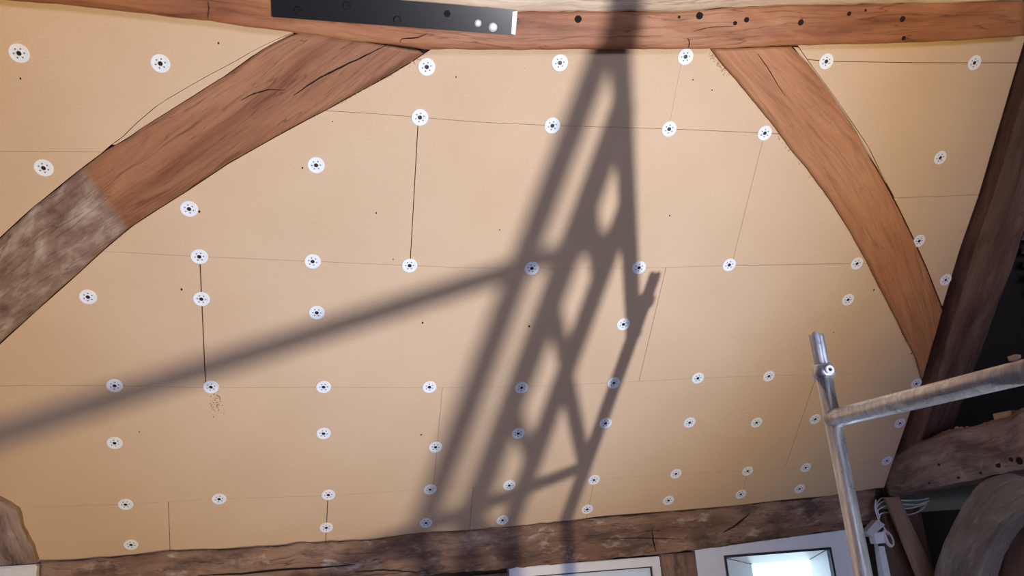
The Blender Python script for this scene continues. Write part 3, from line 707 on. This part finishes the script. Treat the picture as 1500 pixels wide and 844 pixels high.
def window(n, xa, xb, ztop, zbot, label, film=True):
    w_ = bpy.data.objects.new('window_%d' % n, None); C.objects.link(w_); w_.location = ((xa + xb) / 2, YW, zbot); struct(w_, label, 'window')
    f = .045; y0 = YW - .012; y1 = YW + .06
    box('frame_head', (xa, y0, ztop - f), (xb, y1, ztop), M['white_frame'], w_, .003)
    box('frame_sill', (xa, y0, zbot), (xb, y1, zbot + f), M['white_frame'], w_, .003)
    for q in (xa, xb - f): box('frame_jamb', (q, y0, zbot + f), (q + f, y1, ztop - f), M['white_frame'], w_, .003)
    a, b2 = xa + f, xb - f; g = .006
    box('gasket', (a, y0 + .012, ztop - f - g), (b2, y0 + .03, ztop - f), M['gasket'], w_)
    for q in (a, b2 - g): box('gasket', (q, y0 + .012, zbot + f), (q + g, y0 + .03, ztop - f - g), M['gasket'], w_)
    box('pane', (a + g, y0 + .018, zbot + f), (b2 - g, y0 + .026, ztop - f - g), M['film'], w_)
    return w_
window(1, xl + .002, x_s1 - .002, 1.447, 0.35, 'white window covered with milky film, next to the brown stud')
window(2, onY(560, 842, YW)[0], x0, 1.415, 0.35, 'white window whose top edge just shows under the plate')

# window 3: white surround with splayed reveal and clear pane
w3 = bpy.data.objects.new('window_3', None); C.objects.link(w3); w3.location = (2.0, YW, 0.3); struct(w3, 'white window with deep splayed reveal and bright clear pane', 'window')
XA, XB, ZT3 = x_s2, 2.50, 1.505
xa, xb, zt = 1.656, 2.276, 1.425; zb = 0.45
yF = YW - .006; yB = YW + .20
def bar(name, lo, hi, m): return box(name, lo, hi, m, w3)
bm = bmesh.new()     # head board with the sloping top of the surround
add_hexa(bm, [(XA, yF, zt), (XB, yF, zt), (XB, yF, ZT3 + .008), (XA, yF, 1.463), (XA, yF + .03, zt), (XB, yF + .03, zt), (XB, yF + .03, ZT3 + .008), (XA, yF + .03, 1.463)])
from_bm('surround_head', bm, M['white_frame'], w3)
bar('surround_jamb', (XA, yF, 0.3), (xa, yF + .03, zt), M['white_frame']); bar('surround_jamb', (xb, yF, 0.3), (XB, yF + .03, zt), M['white_frame'])
bar('surround_sill', (xa, yF, 0.3), (xb, yF + .03, zb), M['white_frame'])
g = .011
bar('gasket', (xa - .002, yF - .006, zt - g), (xb + .002, yF + .02, zt + .001), M['gasket'])
bar('gasket', (xa - .002, yF - .006, zb), (xa + g - .002, yF + .02, zt - g), M['gasket']); bar('gasket', (xb - g + .002, yF - .006, zb), (xb + .002, yF + .02, zt - g), M['gasket'])
L0, R0 = onY(1101, 827, yB), onY(1186, 819, yB)
ia, ib, it = L0[0], R0[0], (L0[2] + R0[2]) / 2
fa, fb, ft = xa + g, xb - g, zt - g
def quad(name, P, m, th):
    bm = bmesh.new(); P = [np.array(p, float) for p in P]; n_ = np.cross(P[1] - P[0], P[2] - P[0]); n_ /= np.linalg.norm(n_)
    add_hexa(bm, P + [p + n_ * th for p in P]); return from_bm(name, bm, m, w3)
quad('reveal_head', [(fa, yF + .02, ft), (fb, yF + .02, ft), (ib, yB, it), (ia, yB, it)], M['white_frame'], 0.012)
quad('reveal_jamb', [(fa, yF + .02, ft), (ia, yB, it), (ia, yB, zb + .1), (fa, yF + .02, zb)], M['white_frame'], 0.012)
quad('reveal_jamb', [(fb, yF + .02, ft), (fb, yF + .02, zb), (ib, yB, zb + .1), (ib, yB, it)], M['white_frame'], 0.012)
for p, q in (((fa, yF + .022, ft), (ia, yB, it)), ((fb, yF + .022, ft), (ib, yB, it))):
    o = tube('mitre_bead', [np.array(p), np.array(q)], .0035, M['gasket'], w3, 8)
box('pane', (ia, yB, zb + .1), (ib, yB + .006, it), M['glass'], w3)


# ------------------------------------------------------------------ electrics, batten, scraps at the truss foot
def px3(x, y, X): return onX(x, y, X)
YE = 1.30
def pe(x, y, Y=YE): return onY(x, y, Y)
bt = timber('leaning_batten', [pe(1297, 729, 1.25), pe(1345, 846, 1.25), pe(1358, 880, 1.25)], [pe(1317, 727, 1.25), pe(1372, 846, 1.25), pe(1386, 880, 1.25)], (-.15, -.98, 0), 0.022, M['batten'], n=40, cols=5, arris=.002, rough=.001, lump=.001, seed=71)
tag(bt, 'sawn wooden batten leaning in front of the white cables', 'batten')
cab = [[(1285, 757), (1283, 742), (1290, 731), (1300, 730), (1322, 733), (1345, 733), (1360, 730)],
       [(1287, 754), (1284, 744), (1293, 735), (1305, 735), (1325, 739), (1345, 739), (1362, 733)],
       [(1288, 757), (1286, 748), (1296, 742), (1310, 741), (1328, 745), (1348, 741), (1360, 734)],
       [(1288, 760), (1290, 753), (1299, 751), (1315, 751), (1332, 754), (1348, 748), (1357, 738)],
       [(1283, 732), (1282, 745), (1286, 759), (1291, 768), (1297, 776), (1301, 784)]]
clabs = ['white cable loop behind the batten, uppermost of the bundle', 'white cable loop behind the batten, second of the bundle', 'white cable loop behind the batten, third of the bundle',
         'white cable loop behind the batten, lowest of the bundle', 'white cable hanging down from the bundle to the coil']
def smooth(P, k=6):
    P = [np.array(p, float) for p in P]; out = []
    for i in range(len(P) - 1):
        a, b, c, d = P[max(i - 1, 0)], P[i], P[i + 1], P[min(i + 2, len(P) - 1)]
        for q in range(k):
            t = q / k; out.append(.5 * ((2 * b) + (-a + c) * t + (2 * a - 5 * b + 4 * c - d) * t * t + (-a + 3 * b - 3 * c + d) * t ** 3))
    return out + [P[-1]]
for i, (cb, lb_) in enumerate(zip(cab, clabs)):
    o = tube('electric_cable', smooth([pe(x, y, YE + .035 - .004 * i) for x, y in cb]), 0.0036, M['cable'], None, 8)
    tag(o, lb_, 'cable', 'white cables at the truss foot')
jb = thing('junction_box', tuple(pe(1282, 785, 1.33)), 'pale grey tilted junction box beside the scaffold upright', 'junction box')
bm = bmesh.new(); Q = [pe(1269, 780, 1.31), pe(1286, 761, 1.31), pe(1297, 769, 1.31), pe(1278, 787, 1.31)]; add_hexa(bm, Q + [p + np.array([0, .05, 0]) for p in Q])
bmesh.ops.bevel(bm, geom=bm.edges[:], offset=.003, segments=2, affect='EDGES'); from_bm('body', bm, M['boxgrey'], jb)
bm = bmesh.new(); Q = [pe(1280, 781, 1.30), pe(1297, 779, 1.30), pe(1303, 795, 1.30), pe(1284, 797, 1.30)]; add_hexa(bm, Q + [p + np.array([0, .05, 0]) for p in Q])
bmesh.ops.bevel(bm, geom=bm.edges[:], offset=.003, segments=2, affect='EDGES'); from_bm('socket', bm, M['white_frame'], jb)
lathe('screw', pe(1288, 767, 1.308), (0, -1, 0), [(.005, 0), (.005, .003), (.001, .003)], M['bare_steel'], jb, 10)
cc = pe(1303, 789, 1.29); bm = bmesh.new()
for q in range(3):
    add_tube(bm, [cc + np.array([(.030 + .004 * q) * math.cos(a) * .62, .006 * q + .012 * math.sin(a), (.036 + .003 * q) * math.sin(a)]) for a in np.linspace(0, 2 * math.pi, 28)], .0036, 8, False)
o = from_bm('cable_coil', bm, M['cable'], None, True); tag(o, 'small coil of white cable hanging by the junction box', 'cable coil')
o = tube('conduit_pipe', [pe(1283, 796, 1.34), pe(1290, 846, 1.34), pe(1300, 900, 1.34)], .010, M['boxgrey'], None, 14); tag(o, 'pale grey conduit pipe running down from the junction box', 'pipe')
o = box('cable_trunking', (pe(1296, 844, 1.34)[0] - .012, 1.33, 0.2), (pe(1296, 844, 1.34)[0] + .03, 1.36, pe(1296, 800, 1.34)[2]), M['white_frame'], None, .003); tag(o, 'white cable trunking strip below the cable coil', 'trunking')

def chunk(name, P, r, m, lab, grp=None, sq=(1, 1, .6)):
    bm = bmesh.new(); bmesh.ops.create_icosphere(bm, subdivisions=1, radius=r)
    for v in bm.verts:
        k = 1 + .45 * noise.noise((v.co.x * 90 + P[0] * 50, v.co.y * 90, v.co.z * 90)); v.co = Vector((v.co.x * k * sq[0] + P[0], v.co.y * k * sq[1] + P[1], v.co.z * k * sq[2] + P[2]))
    return tag(from_bm(name, bm, m), lab, 'wood chip', grp)
for q, (x, y, r) in enumerate([(1381, 636, .009), (1391, 634, .010), (1402, 629, .014), (1408, 626, .010), (1416, 624, .008), (1442, 617, .010), (1452, 613, .007)]):
    P = onX(x, y, XT + .05); P[2] = tz(P[1], True) + 0.012 * math.sin(P[1] * 9) + r * .45
    chunk('wood_chip', P, r, M['chip'], ORD[q] + ' pale wood chip from the dark rafter on top of the tie beam', 'wood chips on the tie beam')
P = onX(1475, 606, XT + .06); P[2] = tz(P[1], True) + 0.012 * math.sin(P[1] * 9)
o = box('wood_offcut', (P[0] - .03, P[1] - .05, P[2]), (P[0] + .03, P[1] + .05, P[2] + .03), M['chip'], None, .003); tag(o, 'flat pale wood offcut lying on the tie beam', 'wood offcut')
yq = onX(1477, 520, PX)[1]
chunk('wood_chip', (fx(yq), yq, ZT + .0272 + .008), .016, M['chip'], 'pale wood chip lying on the scaffold top rung', None, (.7, 1.2, .6))
# old laths in the dark beyond the rafter
for q, (x, y) in enumerate([(1496, 352), (1498, 372), (1500, 392), (1504, 412), (1508, 432)]):
    P = roof(x, y, -0.01)
    bm = bmesh.new(); a = P + np.array([0, 0, 0]); b_ = P + np.array([.6, 0.02 * q, -.02])
    Q = [a, b_, b_ + UPS * .03, a + UPS * .034]; add_hexa(bm, Q + [p - NRM * .012 for p in Q])
    uvl = bm.loops.layers.uv.new('UVMap')
    tag(from_bm('old_lath', bm, M['old']), ORD[q] + ' grey roof lath, counted downwards, in the dark beyond the principal rafter', 'lath', 'old laths beyond the rafter')
